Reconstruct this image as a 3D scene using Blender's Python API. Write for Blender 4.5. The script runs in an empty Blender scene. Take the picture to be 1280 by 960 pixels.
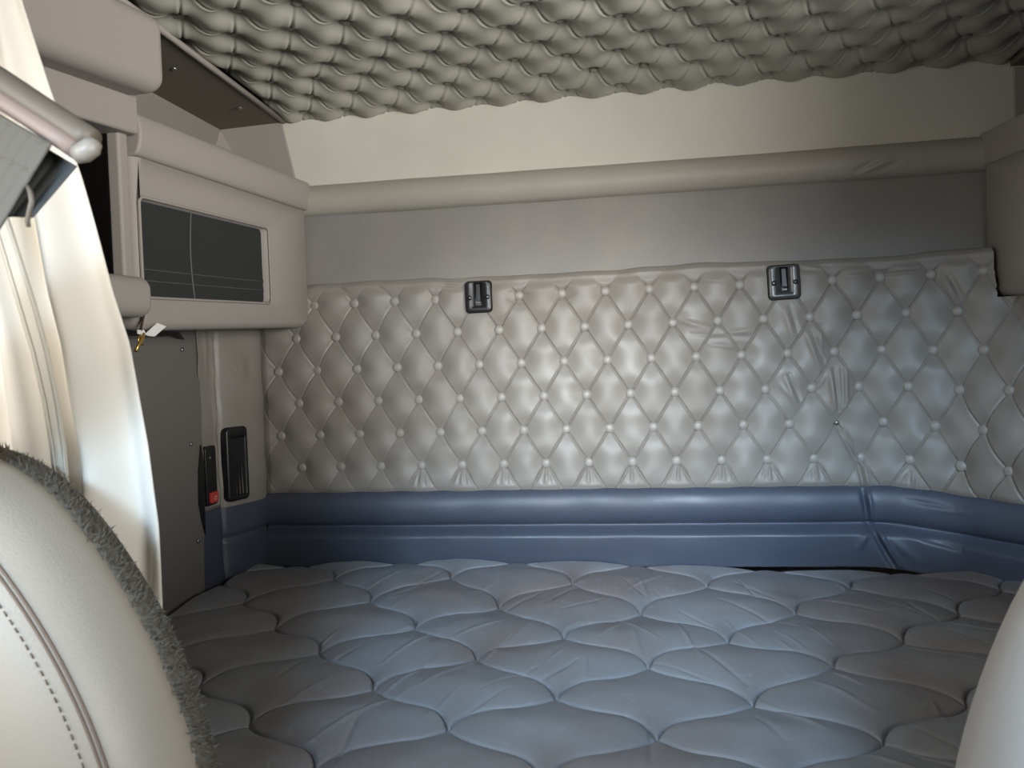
import bpy, bmesh, math, random
import numpy as np
from mathutils import Vector, Matrix
random.seed(4); rng = np.random.default_rng(7)
COL = bpy.context.scene.collection
SC = bpy.context.scene

# ------------------------------------------------------------------ camera
CAM = np.array([0.895, -2.066, 1.28]); YAW, PIT, ROL = math.radians(-8.03), math.radians(-1.45), math.radians(-2.07)
FPX = 960.0
def _basis():
    cy, sy, cp, sp = math.cos(YAW), math.sin(YAW), math.cos(PIT), math.sin(PIT)
    cr, sr = math.cos(ROL), math.sin(ROL)
    f = np.array([sy*cp, cy*cp, sp]); r = np.array([cy, -sy, 0.0]); u = np.cross(r, f)
    return r*cr+u*sr, -r*sr+u*cr, f
RT, UP, FW = _basis()
cd = bpy.data.cameras.new('camera'); cam = bpy.data.objects.new('camera', cd); COL.objects.link(cam)
cd.sensor_width = 36.0; cd.lens = FPX/1280*36; cd.clip_start = 0.02
M3 = Matrix(((RT[0], UP[0], -FW[0]), (RT[1], UP[1], -FW[1]), (RT[2], UP[2], -FW[2])))
cam.matrix_world = Matrix.Translation(Vector(CAM)) @ M3.to_4x4()
cd.dof.use_dof = True; cd.dof.focus_distance = 1.95; cd.dof.aperture_fstop = 9.0
SC.camera = cam
def ray(x, y): return FW + RT*(x-640)/FPX + UP*(480-y)/FPX
def onx(x, y, X): d = ray(x, y); return CAM + d*(X-CAM[0])/d[0]
def ony(x, y, Y): d = ray(x, y); return CAM + d*(Y-CAM[1])/d[1]
def onz(x, y, Z): d = ray(x, y); return CAM + d*(Z-CAM[2])/d[2]
def in_view(p, m=10):
    d = np.array(p)-CAM; w = d@FW
    if w < .05: return False
    x, y = 640+FPX*(d@RT)/w, 480-FPX*(d@UP)/w
    return -m < x < 1280+m and -m < y < 960+m

# ------------------------------------------------------------------ materials
def srgb(c): return [((v/255)/12.92 if v/255 <= .04045 else ((v/255+.055)/1.055)**2.4) for v in c]+[1.0]
def mat(name, col, rough=.5, spec=.5, metal=0.0, grain=None, bump=.1, var=0.0, var_col=None, var_scale=6, sheen=0, rvar=0, aniso=None, sub=0):
    m = bpy.data.materials.new(name); m.use_nodes = True; n = m.node_tree; N = n.nodes; Lk = n.links
    b = N['Principled BSDF']; b.inputs['Base Color'].default_value = srgb(col)
    b.inputs['Roughness'].default_value = rough; b.inputs['Specular IOR Level'].default_value = spec
    b.inputs['Metallic'].default_value = metal
    if sheen: b.inputs['Sheen Weight'].default_value = sheen; b.inputs['Sheen Roughness'].default_value = .5
    tc = N.new('ShaderNodeTexCoord')
    if grain:
        t = N.new('ShaderNodeTexNoise'); t.inputs['Scale'].default_value = grain; t.inputs['Detail'].default_value = 3
        Lk.new(tc.outputs['Object'], t.inputs['Vector'])
        bp = N.new('ShaderNodeBump'); bp.inputs['Strength'].default_value = bump; bp.inputs['Distance'].default_value = .002
        Lk.new(t.outputs['Fac'], bp.inputs['Height']); Lk.new(bp.outputs['Normal'], b.inputs['Normal'])
    if var or rvar:
        t2 = N.new('ShaderNodeTexNoise'); t2.inputs['Scale'].default_value = var_scale; t2.inputs['Detail'].default_value = 5
        t2.inputs['Roughness'].default_value = .6
        mp = N.new('ShaderNodeMapping'); Lk.new(tc.outputs['Object'], mp.inputs['Vector']); Lk.new(mp.outputs['Vector'], t2.inputs['Vector'])
        if aniso: mp.inputs['Scale'].default_value = aniso
        if var:
            r = N.new('ShaderNodeValToRGB'); r.color_ramp.elements[0].position = .35; r.color_ramp.elements[1].position = .68
            a = srgb(col); c2 = srgb(var_col or [v*.85 for v in col])
            r.color_ramp.elements[0].color = a; r.color_ramp.elements[1].color = [a[i]*(1-var)+c2[i]*var for i in range(3)]+[1]
            Lk.new(t2.outputs['Fac'], r.inputs['Fac']); Lk.new(r.outputs['Color'], b.inputs['Base Color'])
        if rvar:
            mr = N.new('ShaderNodeMapRange'); mr.inputs['From Min'].default_value = .3; mr.inputs['From Max'].default_value = .7
            mr.inputs['To Min'].default_value = rough-rvar; mr.inputs['To Max'].default_value = rough+rvar
            Lk.new(t2.outputs['Fac'], mr.inputs['Value']); Lk.new(mr.outputs['Result'], b.inputs['Roughness'])
    return m
VINYL = mat('tufted_vinyl', (138, 133, 126), .46, .45, grain=420, bump=.12, var=.6, var_col=(124, 116, 107), var_scale=5, rvar=.06)
BUTTON = mat('button_vinyl', (148, 143, 136), .4, .45)
HEAD = mat('headliner_vinyl', (160, 158, 147), .42, .5, grain=420, bump=.12, var=.4, var_col=(132, 126, 114), var_scale=4)
WALLV = mat('wall_vinyl', (202, 198, 186), .55, .35, grain=350, bump=.15, var=.5, var_col=(186, 180, 169), var_scale=3)
ROLLV = mat('roll_vinyl', (164, 159, 149), .48, .45, grain=350, bump=.15, var=.5, var_col=(150, 144, 135), var_scale=3)
WALLG = mat('wall_vinyl_shaded', (136, 132, 126), .5, .4, grain=350, bump=.15, var=.6, var_col=(120, 119, 120), var_scale=5)  # wall vinyl darkened to carry the shade below the roll
BELT = mat('blue_vinyl', (70, 77, 91), .44, .5, grain=400, bump=.12, var=.4, var_col=(64, 68, 79), var_scale=6, rvar=.08)
PLAST = mat('cabinet_plastic', (150, 143, 137), .6, .35, grain=900, bump=.15)
PLASTD = mat('recess_plastic', (132, 127, 118), .65, .3, grain=900, bump=.15)
SOFFIT = mat('shaded_panel_plastic', (104, 96, 86), .7, .25, grain=900, bump=.15)  # plastic coloured darker for the shade on its downward face
NET = mat('dark_fabric', (48, 49, 49), .8, .2, grain=700, bump=.3)
SEAMG = mat('grey_seam', (92, 90, 86), .7, .3)
BLACK = mat('black_plastic', (22, 22, 23), .38, .5)
BLACKM = mat('black_gloss_plate', (34, 33, 34), .36, .5)
PLATEG = mat('worn_grey_plate', (74, 74, 74), .28, .6, metal=.3)
VOID = mat('black_lining', (14, 12, 10), .9, .1)
BOARD = mat('grey_board', (108, 104, 100), .55, .35, grain=500, bump=.1)
STEEL = mat('screw_steel', (150, 150, 148), .35, .5, metal=.9)
BRASS = mat('brass', (200, 165, 90), .3, .5, metal=.9)
RED = mat('red_button', (190, 66, 54), .45, .5)
REDL = mat('pale_mark', (225, 160, 150), .5, .4)
PAPER = mat('white_tag_plastic', (225, 224, 220), .5, .4)
CORDM = mat('brown_cord', (70, 55, 46), .7, .2)
CURT = mat('curtain_cloth', (226, 221, 210), .85, .2, grain=900, bump=.2)
CURT2 = mat('curtain_hem_cloth', (200, 196, 184), .85, .2, grain=900, bump=.2)
LEATH = mat('seat_leather', (186, 178, 165), .42, .45, grain=330, bump=.25, var=.5, var_col=(172, 162, 148), var_scale=6)
LEATR = mat('seat_leather_grey', (222, 219, 214), .5, .4, grain=330, bump=.2)
FLEECE = mat('fleece', (106, 100, 90), .95, .1)
THREAD = mat('seam_thread', (128, 112, 100), .8, .2)
WEB = mat('belt_webbing', (102, 97, 89), .7, .3, grain=600, bump=.3)
WEBD = mat('dark_webbing', (74, 75, 74), .7, .3, grain=600, bump=.3)
GUIDE = mat('guide_plastic', (108, 99, 87), .5, .5)
GUIDEP = mat('guide_pale_plastic', (150, 132, 122), .5, .4)
CAPW = mat('pale_end_cap', (150, 142, 132), .4, .5)
FLOORM = mat('floor_rubber', (60, 58, 56), .8, .2, grain=200, bump=.2)
CABW = mat('cab_lining', (120, 114, 106), .7, .3)

def mattress_mat():
    m = mat('mattress_vinyl', (128, 136, 148), .4, .5, grain=300, bump=.1)
    n = m.node_tree; N = n.nodes; Lk = n.links; b = N['Principled BSDF']
    tc = N.new('ShaderNodeTexCoord')
    t = N.new('ShaderNodeTexNoise'); t.inputs['Scale'].default_value = 3.2; t.inputs['Detail'].default_value = 6
    Lk.new(tc.outputs['Object'], t.inputs['Vector'])
    r = N.new('ShaderNodeValToRGB'); e = r.color_ramp.elements
    e[0].position = .36; e[0].color = srgb((134, 126, 125)); e[1].position = .6; e[1].color = srgb((142, 147, 153))
    Lk.new(t.outputs['Fac'], r.inputs['Fac'])
    t2 = N.new('ShaderNodeTexNoise'); t2.inputs['Scale'].default_value = 30; t2.inputs['Detail'].default_value = 6; t2.inputs['Distortion'].default_value = 1.5
    Lk.new(tc.outputs['Object'], t2.inputs['Vector'])
    r2 = N.new('ShaderNodeValToRGB'); r2.color_ramp.elements[0].position = .58; r2.color_ramp.elements[1].position = .7
    Lk.new(t2.outputs['Fac'], r2.inputs['Fac'])
    mx = N.new('ShaderNodeMix'); mx.data_type = 'RGBA'; mx.inputs['B'].default_value = srgb((150, 158, 170))
    mm = N.new('ShaderNodeMath'); mm.operation = 'MULTIPLY'; mm.inputs[1].default_value = .5
    Lk.new(r2.outputs['Color'], mm.inputs[0]); Lk.new(mm.outputs[0], mx.inputs['Factor'])
    Lk.new(r.outputs['Color'], mx.inputs['A']); Lk.new(mx.outputs['Result'], b.inputs['Base Color'])
    mr = N.new('ShaderNodeMapRange'); mr.inputs['To Min'].default_value = .3; mr.inputs['To Max'].default_value = .52
    Lk.new(t2.outputs['Fac'], mr.inputs['Value']); Lk.new(mr.outputs['Result'], b.inputs['Roughness'])
    return m
MATT = mattress_mat()

# ------------------------------------------------------------------ helpers
def link(o, parent=None):
    COL.objects.link(o)
    if parent is not None:
        o.parent = parent; o.matrix_parent_inverse = Matrix.Translation(parent.matrix_world.translation).inverted() if parent.type == 'EMPTY' else Matrix.Identity(4)
    return o
def tag(o, label=None, cat=None, group=None, kind=None):
    if label: o['label'] = label
    if cat: o['category'] = cat
    if group: o['group'] = group
    if kind: o['kind'] = kind
    return o
def empty(name, loc, label, cat, group=None):
    o = bpy.data.objects.new(name, None); o.location = loc; o.empty_display_size = .05
    COL.objects.link(o); o.matrix_world = Matrix.Translation(Vector(loc)); return tag(o, label, cat, group)
def obj(name, bm, m, parent=None, smooth=True, bevel=0, seg=3, angle=35):
    me = bpy.data.meshes.new(name)
    bmesh.ops.recalc_face_normals(bm, faces=bm.faces)
    bm.to_mesh(me); bm.free(); me.materials.append(m)
    if smooth: me.polygons.foreach_set('use_smooth', [True]*len(me.polygons))
    o = bpy.data.objects.new(name, me); link(o, parent)
    if bevel:
        b = o.modifiers.new('bevel', 'BEVEL'); b.width = bevel; b.segments = seg; b.limit_method = 'ANGLE'; b.angle_limit = math.radians(angle); b.harden_normals = True
    return o
def bx(bm, x0, x1, y0, y1, z0, z1):
    vs = [bm.verts.new(p) for p in ((x0,y0,z0),(x1,y0,z0),(x1,y1,z0),(x0,y1,z0),(x0,y0,z1),(x1,y0,z1),(x1,y1,z1),(x0,y1,z1))]
    for f in ((0,3,2,1),(4,5,6,7),(0,1,5,4),(1,2,6,5),(2,3,7,6),(3,0,4,7)): bm.faces.new([vs[i] for i in f])
    return vs
def hexa(bm, pts):
    vs = [bm.verts.new(p) for p in pts]
    for f in ((0,3,2,1),(4,5,6,7),(0,1,5,4),(1,2,6,5),(2,3,7,6),(3,0,4,7)): bm.faces.new([vs[i] for i in f])
def tube(bm, path, r, n=8, closed=False):
    P = [Vector(p) for p in path]; rings = []; L = len(P)
    rr = r if hasattr(r, '__len__') else [r]*L
    for i, p in enumerate(P):
        a = P[(i-1) % L] if (closed or i > 0) else P[i]; b = P[(i+1) % L] if (closed or i < L-1) else P[i]
        t = (b-a).normalized(); u = t.orthogonal().normalized() if i == 0 else (prev-t*prev.dot(t)).normalized()
        prev = u; v = t.cross(u)
        rings.append([bm.verts.new(p+(u*math.cos(2*math.pi*k/n)+v*math.sin(2*math.pi*k/n))*rr[i]) for k in range(n)])
    for i in range(L if closed else L-1):
        A, B = rings[i], rings[(i+1) % L]
        for k in range(n): bm.faces.new((A[k], A[(k+1) % n], B[(k+1) % n], B[k]))
    if not closed: bm.faces.new(rings[0][::-1]); bm.faces.new(rings[-1])
def loft(bm, loops, cap=True):
    rings = [[bm.verts.new(p) for p in l] for l in loops]; n = len(rings[0])
    for A, B in zip(rings, rings[1:]):
        for k in range(n): bm.faces.new((A[k], A[(k+1) % n], B[(k+1) % n], B[k]))
    if cap: bm.faces.new(rings[0][::-1]); bm.faces.new(rings[-1])
def grid_obj(name, P, m, parent=None, keep=None, thick=0):
    """P: array (nu, nv, 3)"""
    nu, nv = P.shape[:2]
    idx = np.arange(nu*nv).reshape(nu, nv)
    F = np.stack([idx[:-1,:-1], idx[1:,:-1], idx[1:,1:], idx[:-1,1:]], -1).reshape(-1, 4)
    if keep is not None: F = F[keep.reshape(-1)]
    me = bpy.data.meshes.new(name); me.from_pydata(P.reshape(-1, 3).tolist(), [], F.tolist())
    me.materials.append(m); me.polygons.foreach_set('use_smooth', [True]*len(me.polygons)); me.update()
    if keep is not None:
        bm = bmesh.new(); bm.from_mesh(me)
        bmesh.ops.delete(bm, geom=[v for v in bm.verts if not v.link_faces], context='VERTS'); bm.to_mesh(me); bm.free()
    o = bpy.data.objects.new(name, me); link(o, parent)
    if thick:
        s = o.modifiers.new('solid', 'SOLIDIFY'); s.thickness = thick; s.offset = -1
    return o
def rrect(x0, x1, y0, y1, r, n=5):
    rs = r if hasattr(r, '__len__') else [r]*4; out = []
    for (cx, cy, a0), q in zip(((x1-rs[0], y1-rs[0], 0), (x0+rs[1], y1-rs[1], 90), (x0+rs[2], y0+rs[2], 180), (x1-rs[3], y0+rs[3], 270)), rs):
        for k in range(n+1):
            a = math.radians(a0+90*k/n); out.append((cx+q*math.cos(a), cy+q*math.sin(a)))
    return out
def sm(x): x = np.clip(x, 0, 1); return x*x*(3-2*x)
def struct(o): o['kind'] = 'structure'; return o
def dome_bm(p, nrm, r, h, n=14):
    """low domed disc with a rounded edge"""
    bm = bmesh.new(); nrm = Vector(nrm).normalized(); u = nrm.orthogonal().normalized(); v = nrm.cross(u); p = Vector(p)
    prof = [(1.0, -.6), (1.04, 0), (.98, .35), (.8, .72), (.5, .93), (.2, 1.0)]
    loft(bm, [[p+(u*math.cos(2*math.pi*k/n)+v*math.sin(2*math.pi*k/n))*r*a+nrm*h*b for k in range(n)] for a, b in prof])
    return bm
def screw(p, nrm, r, parent, m=STEEL, name='screw'):
    bm = dome_bm(p, nrm, r, r*.6, 12); return obj(name, bm, m, parent)

# ------------------------------------------------------------------ plan of the rear lining (s runs along the wall, then round the corner)
SX, SZ, ZR1 = 0.115, 0.09066, 1.4647          # tuft spacing and height of the first row of buttons
XL, XR, YF = -0.2, 2.065, -3.0                # side walls and cab front
MZ = 0.745                                    # mattress top
_S = np.linspace(-.31, 2.3, 2611)
def path(S, k):
    """point and angle of the lining for arc length S, k = how strongly the corner is rounded"""
    th = np.radians(-20)*sm((_S-1.47)/.10)+np.radians(-36)*sm((_S-1.66)/.12)
    dsx = np.gradient(_S)
    out = []
    for kk in (0.45, 1.0):
        x = np.cumsum(np.cos(th*kk)*dsx); y = np.cumsum(np.sin(th*kk)*dsx)
        i0 = np.argmin(abs(_S)); x -= x[i0]; y -= y[i0]
        out.append((np.interp(S, _S, x), np.interp(S, _S, y), np.interp(S, _S, th*kk)))
    w = (np.asarray(k)-.45)/.55
    return [out[0][i]*(1-w)+out[1][i]*w for i in range(3)]
def kz(Z): return .45+.55*sm((1.5-Z)/.45)
def lining(S, Z, h):
    """world point on the lining, h = distance out of the wall into the room"""
    x, y, th = path(S, kz(Z))
    return np.stack([x+np.sin(th)*h, y-np.cos(th)*h, Z-.016*sm((S-1.55)/.2)*sm((1.5-Z)/.4)], -1)

# creases in the vinyl: picture lines carried onto the wall plane
def wrinkle_list(L):
    out = []
    for (x0, y0, x1, y1, amp, w) in L:
        a, b = ony(x0, y0, 0), ony(x1, y1, 0); out.append((a[0], a[2], b[0], b[2], amp, w))
    return out
WR = wrinkle_list([
 (1004,416,1022,462,.006,.006),(1012,414,1028,455,-.005,.005),(1022,408,1024,448,.004,.006),(978,388,990,428,.004,.008),(985,384,996,420,-.004,.006),
 (1034,462,1040,512,.006,.006),(1040,462,1046,512,-.005,.005),(1054,462,1055,508,.006,.006),(1049,462,1051,505,-.004,.005),(1028,470,1018,488,.004,.006),
 (978,470,992,505,.006,.007),(984,468,1000,506,-.005,.006),(972,480,988,500,.003,.006),
 (1044,532,1072,582,-.009,.006),(1050,540,1078,584,.008,.006),(1052,536,1066,560,-.005,.004),(1070,580,1078,612,-.008,.006),(1078,582,1084,608,.006,.006),
 (884,424,940,412,.004,.008),(884,430,925,436,.003,.006),(890,416,935,422,-.004,.007),(850,404,905,412,.003,.008),(862,418,905,420,-.003,.006),(840,398,870,406,.003,.007),
 (1060,340,1140,336,-.004,.006),(1062,346,1160,338,.003,.006),(1170,345,1190,380,.006,.01),(1178,345,1196,372,-.005,.007),
 (640,364,660,368,-.003,.004),(636,374,652,380,-.003,.004),(700,374,720,368,-.002,.004),(870,350,905,352,.002,.006),(955,330,962,345,.004,.006),(1000,330,1030,333,.003,.006),
 (420,352,440,366,-.003,.004),(470,352,490,368,-.003,.004),(545,360,575,362,-.002,.004),(545,352,575,356,-.002,.004),(560,350,580,352,.003,.004),
])
for cx, cy in ((529,582),(580,580),(631,579),(684,578),(736,578),(790,576),(847,576),(903,575),(960,574),(1018,574),(1138,580)):
    for dx, a in ((-13,-.004),(-5,-.003),(5,-.003),(13,-.004),(0,.003)):
        WR += wrinkle_list([(cx+dx*.35, cy+5, cx+dx, cy+22, a, .004)])
def wrinkles(S, Z, L):
    h = np.zeros_like(S)
    for (a, b, c, d, amp, w) in L:
        vx, vz = c-a, d-b; L2 = vx*vx+vz*vz
        m = (S > min(a, c)-.04) & (S < max(a, c)+.04) & (Z > min(b, d)-.04) & (Z < max(b, d)+.04)
        s, z = S[m], Z[m]
        t = ((s-a)*vx+(z-b)*vz)/L2; tc = np.clip(t, 0, 1)
        dist = np.hypot(s-a-tc*vx, z-b-tc*vz)
        h[m] += amp*np.exp(-(dist/w)**2)*(.35+.65*np.sin(np.pi*np.clip(t, .08, .92)))
    return h
def soft_noise(U, V, seed, f, n=26):
    r = np.random.default_rng(seed); h = np.zeros_like(U)
    for _ in range(n):
        a = r.uniform(0, 2*np.pi); k = f*r.uniform(.5, 1.6); h += np.sin(k*(U*np.cos(a)+V*np.sin(a))+r.uniform(0, 6.28))
    return h/np.sqrt(n)

# ------------------------------------------------------------------ setting
bm = bmesh.new(); bx(bm, XL-.05, XR+.05, YF, .18, -.03, 0); struct(obj('floor', bm, FLOORM, smooth=False))
bm = bmesh.new(); bx(bm, XL-.05, XR+.05, .02, .06, .738, 2.08); bx(bm, XL-.05, XR+.05, .14, .18, 0, .80); bx(bm, XL-.05, XR+.05, .02, .14, .739, .80)
wr = struct(obj('wall_rear', bm, CABW, smooth=False))
# smooth padded vinyl of the upper rear wall
def rear_pad(name, z0, z1, m, f):
    S, Z = np.meshgrid(np.linspace(-.2, 2.06, 260), np.linspace(z0, z1, 46), indexing='ij')
    h = f(S, Z); return grid_obj(name, np.stack([S, -h, Z], -1), m, wr)
rear_pad('upper_lining', 1.785, 2.06, WALLV, lambda S, Z: .006+.0015*soft_noise(S, Z, 3, 9))
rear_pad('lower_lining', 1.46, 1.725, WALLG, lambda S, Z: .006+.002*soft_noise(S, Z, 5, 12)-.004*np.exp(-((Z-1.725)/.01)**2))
# padded roll across the rear wall
S, T = np.meshgrid(np.linspace(-.2, 2.06, 420), np.linspace(0, 1, 36), indexing='ij')
Zr = 1.80-.086*T
hr = .004+.036*np.sqrt(np.clip(1-(2*T-1)**2, 0, 1))**1.1+.0012*soft_noise(S, Zr, 11, 22)
hr += wrinkles(S, Zr, wrinkle_list([(1065,218,1095,202,-.006,.006),(1075,219,1108,204,.006,.006),(1085,219,1118,208,-.004,.006)]))
struct(grid_obj('trim_1', np.stack([S, -hr, Zr+.002*soft_noise(S, S*0, 12, 6)], -1), ROLLV))

# side walls with door windows, front wall with the windscreen opening
def wall_with_hole(name, x0, x1, a0, a1, b0, b1, axis):
    bm = bmesh.new()
    if axis == 'x':
        bx(bm, x0, x1, YF, a0, 0, 2.08); bx(bm, x0, x1, a1, .18, 0, 2.08); bx(bm, x0, x1, a0, a1, 0, b0); bx(bm, x0, x1, a0, a1, b1, 2.08)
    else:
        bx(bm, XL-.05, a0, x0, x1, 0, 2.08); bx(bm, a1, XR+.05, x0, x1, 0, 2.08); bx(bm, a0, a1, x0, x1, 0, b0); bx(bm, a0, a1, x0, x1, b1, 2.08)
    return struct(obj(name, bm, PLASTD if axis == 'x' else CABW, smooth=False))
wall_with_hole('wall_left', XL-.05, XL, -2.5, -1.55, 1.05, 1.8, 'x')
wall_with_hole('wall_right', XR, XR+.05, -2.5, -1.55, 1.05, 1.8, 'x')
wall_with_hole('wall_front', YF-.05, YF, 0.0, 1.87, 1.1, 1.85, 'y')

# ceiling: deep diamond tufts of vinyl, plain towards the cab
CX0, CY0, CSX, CSY, CZ = 0.304, -.04, .1225, .1, 1.995
def cz_rows(Y): return CZ + .016*np.exp(-((Y+.27)/.2)**2)
U, V = np.meshgrid(np.linspace(-.02, 1.885, 760), np.linspace(.012, -1.12, 440), indexing='ij')
def tuft_ab(u, v, sx, sy): return u/sx+v/(2*sy), u/sx-v/(2*sy)
def near_button(U, V, sx, sy):
    best = np.full(U.shape, 9.0)
    j0 = np.round(V/sy)
    for dj in (-1, 0, 1):
        j = j0+dj; off = np.where(np.mod(j, 2) == 1, .5, 0.)
        i = np.round(U/sx-off)+off
        best = np.minimum(best, np.hypot(U-i*sx, V-j*sy))
    return best
def dimples(U, V, sx, sy, r):
    '''smooth sum of one round dimple per button'''
    g = np.zeros(U.shape); j0 = np.round(V/sy)
    for dj in (-1, 0, 1):
        j = j0+dj; off = np.where(np.mod(j, 2) == 1, .5, 0.); i0 = np.round(U/sx-off)
        for di in (-1, 0, 1):
            d = np.hypot(U-(i0+di+off)*sx, V-j*sy); g += np.exp(-(d/r)**2)
    return g
uu, vv = U-CX0+.006*soft_noise(U, V, 31, 14), V-CY0+.006*soft_noise(U, V, 32, 14)
a, b = tuft_ab(uu, vv, CSX, CSY)
q = np.abs(np.sin(np.pi*a)*np.sin(np.pi*b))
d = near_button(uu, vv, CSX, CSY)
lnc = lambda t: np.abs(t-np.round(t))
cellc = 1/math.hypot(1/CSX, 1/(2*CSY))
foldc = np.maximum(np.exp(-(lnc(a)*cellc/.003)**2), np.exp(-(lnc(b)*cellc/.003)**2))
fc2 = np.maximum(np.exp(-(lnc(a)*cellc/.010)**2), np.exp(-(lnc(b)*cellc/.010)**2))
puff = .027*(1-dimples(uu, vv, CSX, CSY, .036))+.004*q+(.0035*fc2-.0062*foldc)*(1-np.exp(-(d/.02)**2))
puff += .0012*soft_noise(U, V, 33, 60)*q**.5
ang = np.arctan2(vv-np.round(vv/CSY)*CSY, uu)
edge = np.minimum(np.minimum(U+.02, 1.885-U)/.04, 1); edge2 = np.minimum((.012-V)/.03, 1)
fade = sm((V+1.12)/.08)
zc = cz_rows(V)-puff*np.sqrt(np.clip(edge, 0, 1))*np.sqrt(np.clip(edge2, 0, 1))*fade
ceil = struct(grid_obj('ceiling', np.stack([U, V, zc], -1), HEAD))
bm = bmesh.new(); bx(bm, XL-.05, XR+.05, YF, .06, 2.03, 2.08); bx(bm, XL, XR, YF, -1.115, 1.97, 2.035)
obj('backing_panel', bm, CABW, ceil, smooth=False)
# ceiling buttons
proto = None; extra = bmesh.new(); spots = []
for j in range(0, 11):
    for i in range(-6, 17):
        x = CX0+(i+(.5 if j % 2 else 0))*CSX; y = CY0-j*CSY
        if .01 < x < 1.87: spots.append((x, y))
def cdist(p): return math.dist((p[0], p[1], CZ), CAM)
vis = sorted([p for p in spots if in_view((p[0], p[1], CZ), 0)], key=cdist)[:100]
cb = None
for p in spots:
    zz = float(cz_rows(np.array(p[1])))-.005
    if p in vis:
        if cb is None:
            cb = obj('button', dome_bm((0, 0, 0), (0, 0, -1), .0105, .006), HEAD, ceil); cb.location = (p[0], p[1], zz)
        else:
            c = cb.copy(); COL.objects.link(c); c.parent = ceil; c.location = (p[0], p[1], zz)
    else:
        t = dome_bm((p[0], p[1], zz), (0, 0, -1), .0105, .006); me = bpy.data.meshes.new('tmp'); t.to_mesh(me); t.free(); extra.from_mesh(me); bpy.data.meshes.remove(me)
tag(obj('button', extra, HEAD, ceil), kind='stuff')

# ------------------------------------------------------------------ tufted panel of the rear wall
tp = empty('tufted_panel', (.85, -.02, .94), 'wide grey vinyl diamond tufted panel with buttons, on the rear wall above the blue band', 'wall panel')
S, Z = np.meshgrid(np.linspace(-.119, 2.12, 1120), np.linspace(.928, 1.535, 304), indexing='ij')
uu, vv = S, Z-ZR1                              # row 1 is the half-offset row
uu2 = uu-.5*SX
a, b = tuft_ab(uu2, vv, SX, SZ)
ln = lambda t: np.abs(t-np.round(t))
d = near_button(uu2, vv, SX, SZ)
q = np.abs(np.sin(np.pi*a)*np.sin(np.pi*b))
cell = 1/math.hypot(1/SX, 1/(2*SZ))
fold = np.maximum(np.exp(-(ln(a)*cell/.0019)**2), np.exp(-(ln(b)*cell/.0019)**2))
patch = .55+.45*sm(.5+.5*soft_noise(S, Z, 41, 7))
inside = sm((ZR1+.045-Z)/.03)*sm((Z-.934)/.02)
lw = .3+.7*sm((S-.25)/.3)
h = .012+.0130*(1-dimples(uu2, vv, SX, SZ, .031))*(.4+.6*inside)+.002*q-.0075*fold*patch*lw*inside
h += .0009*soft_noise(S, Z, 42, 90)*.6+.0016*soft_noise(S, Z, 43, 34)
h += wrinkles(S, Z, WR)
bulge = np.exp(-((S-.5175)/.05)**2)*np.exp(-((Z-1.45)/.06)**2)+np.exp(-((S-1.3225)/.05)**2)*np.exp(-((Z-1.46)/.06)**2)
top = 1.524+.003*np.sin(S*7)+.0018*soft_noise(S, S*0, 44, 30)
Z2 = np.where(Z > 1.46, 1.46+(Z-1.46)*(top-1.46)/(1.535-1.46), Z)
rim = np.sqrt(np.clip((1.535-Z)/.018, 0, 1))*np.sqrt(np.clip((Z-.928)/.014, 0, 1))*np.sqrt(np.clip((S+.119)/.03, 0, 1))
h = h*rim*(1-.25*np.clip(bulge, 0, 1))+.001
P = lining(S, Z2, h)
keep = ~((P[1:,1:,0] > 1.786) & (P[1:,1:,2] > 1.399))
grid_obj('padding', P, VINYL, tp, keep)
pb = None
for r in range(6):
    off = (.5, 0, -.5, 0, -.5, 0)[r]
    for k in range(0, 19):
        if (r == 0 and k in (4, 11)): continue
        s, z = (off+k)*SX, ZR1-r*SZ
        if s < -.1 or s > 2.02: continue
        p = lining(np.array(s), np.array(z), np.array(.013))
        if (p[0] > 1.79 and p[2] > 1.36): continue
        if s > 1.9: continue
        th = float(path(np.array(s), kz(np.array(z)))[2])
        nrm = (math.sin(th), -math.cos(th), 0)
        if r == 4 and k == 13:
            screw(p+np.array(nrm)*.002, nrm, .006, tp); continue
        if pb is None:
            pb = obj('button', dome_bm((0, 0, 0), (0, -1, 0), .0130, .0065), BUTTON, tp); c = pb
        else:
            c = pb.copy(); COL.objects.link(c); c.parent = tp
        c.matrix_parent_inverse = Matrix.Translation(Vector(tp.location)).inverted()
        c.location = p; c.rotation_euler = (0, 0, th)

# blue padded band along the foot of the rear wall
S, T = np.meshgrid(np.linspace(-.112, 2.12, 560), np.linspace(0, 1, 60), indexing='ij')
Z = .944-.208*T
def ridge(z, z0, z1, a): t = np.clip((z-z0)/(z1-z0), 0, 1); return a*np.sqrt(np.clip(1-(2*t-1)**2, 0, 1))
h = .008+ridge(Z, .848, .944, .03)+np.where(Z < .848, .03*sm((.848-Z)/.034)*(1-.25*sm((.84-Z)/.1)), 0)
h += .0012*soft_noise(S, Z, 51, 30)+.002*soft_noise(S, Z, 52, 9)
WB = wrinkle_list([(1075,612,1083,650,-.014,.008),(1082,615,1088,650,.008,.007),(1086,655,1115,700,-.014,.008),(1094,655,1122,700,.012,.007),(1080,662,1070,680,.006,.008),
 (1100,660,1140,690,.004,.012),(1150,664,1200,666,-.008,.006),(1090,652,1200,662,-.003,.008),(1160,622,1210,620,.004,.01),(1130,618,1190,620,-.004,.006)])
h += wrinkles(S, Z, WB)
struct(grid_obj('baseboard_rear', lining(S, Z, h), BELT))

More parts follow.
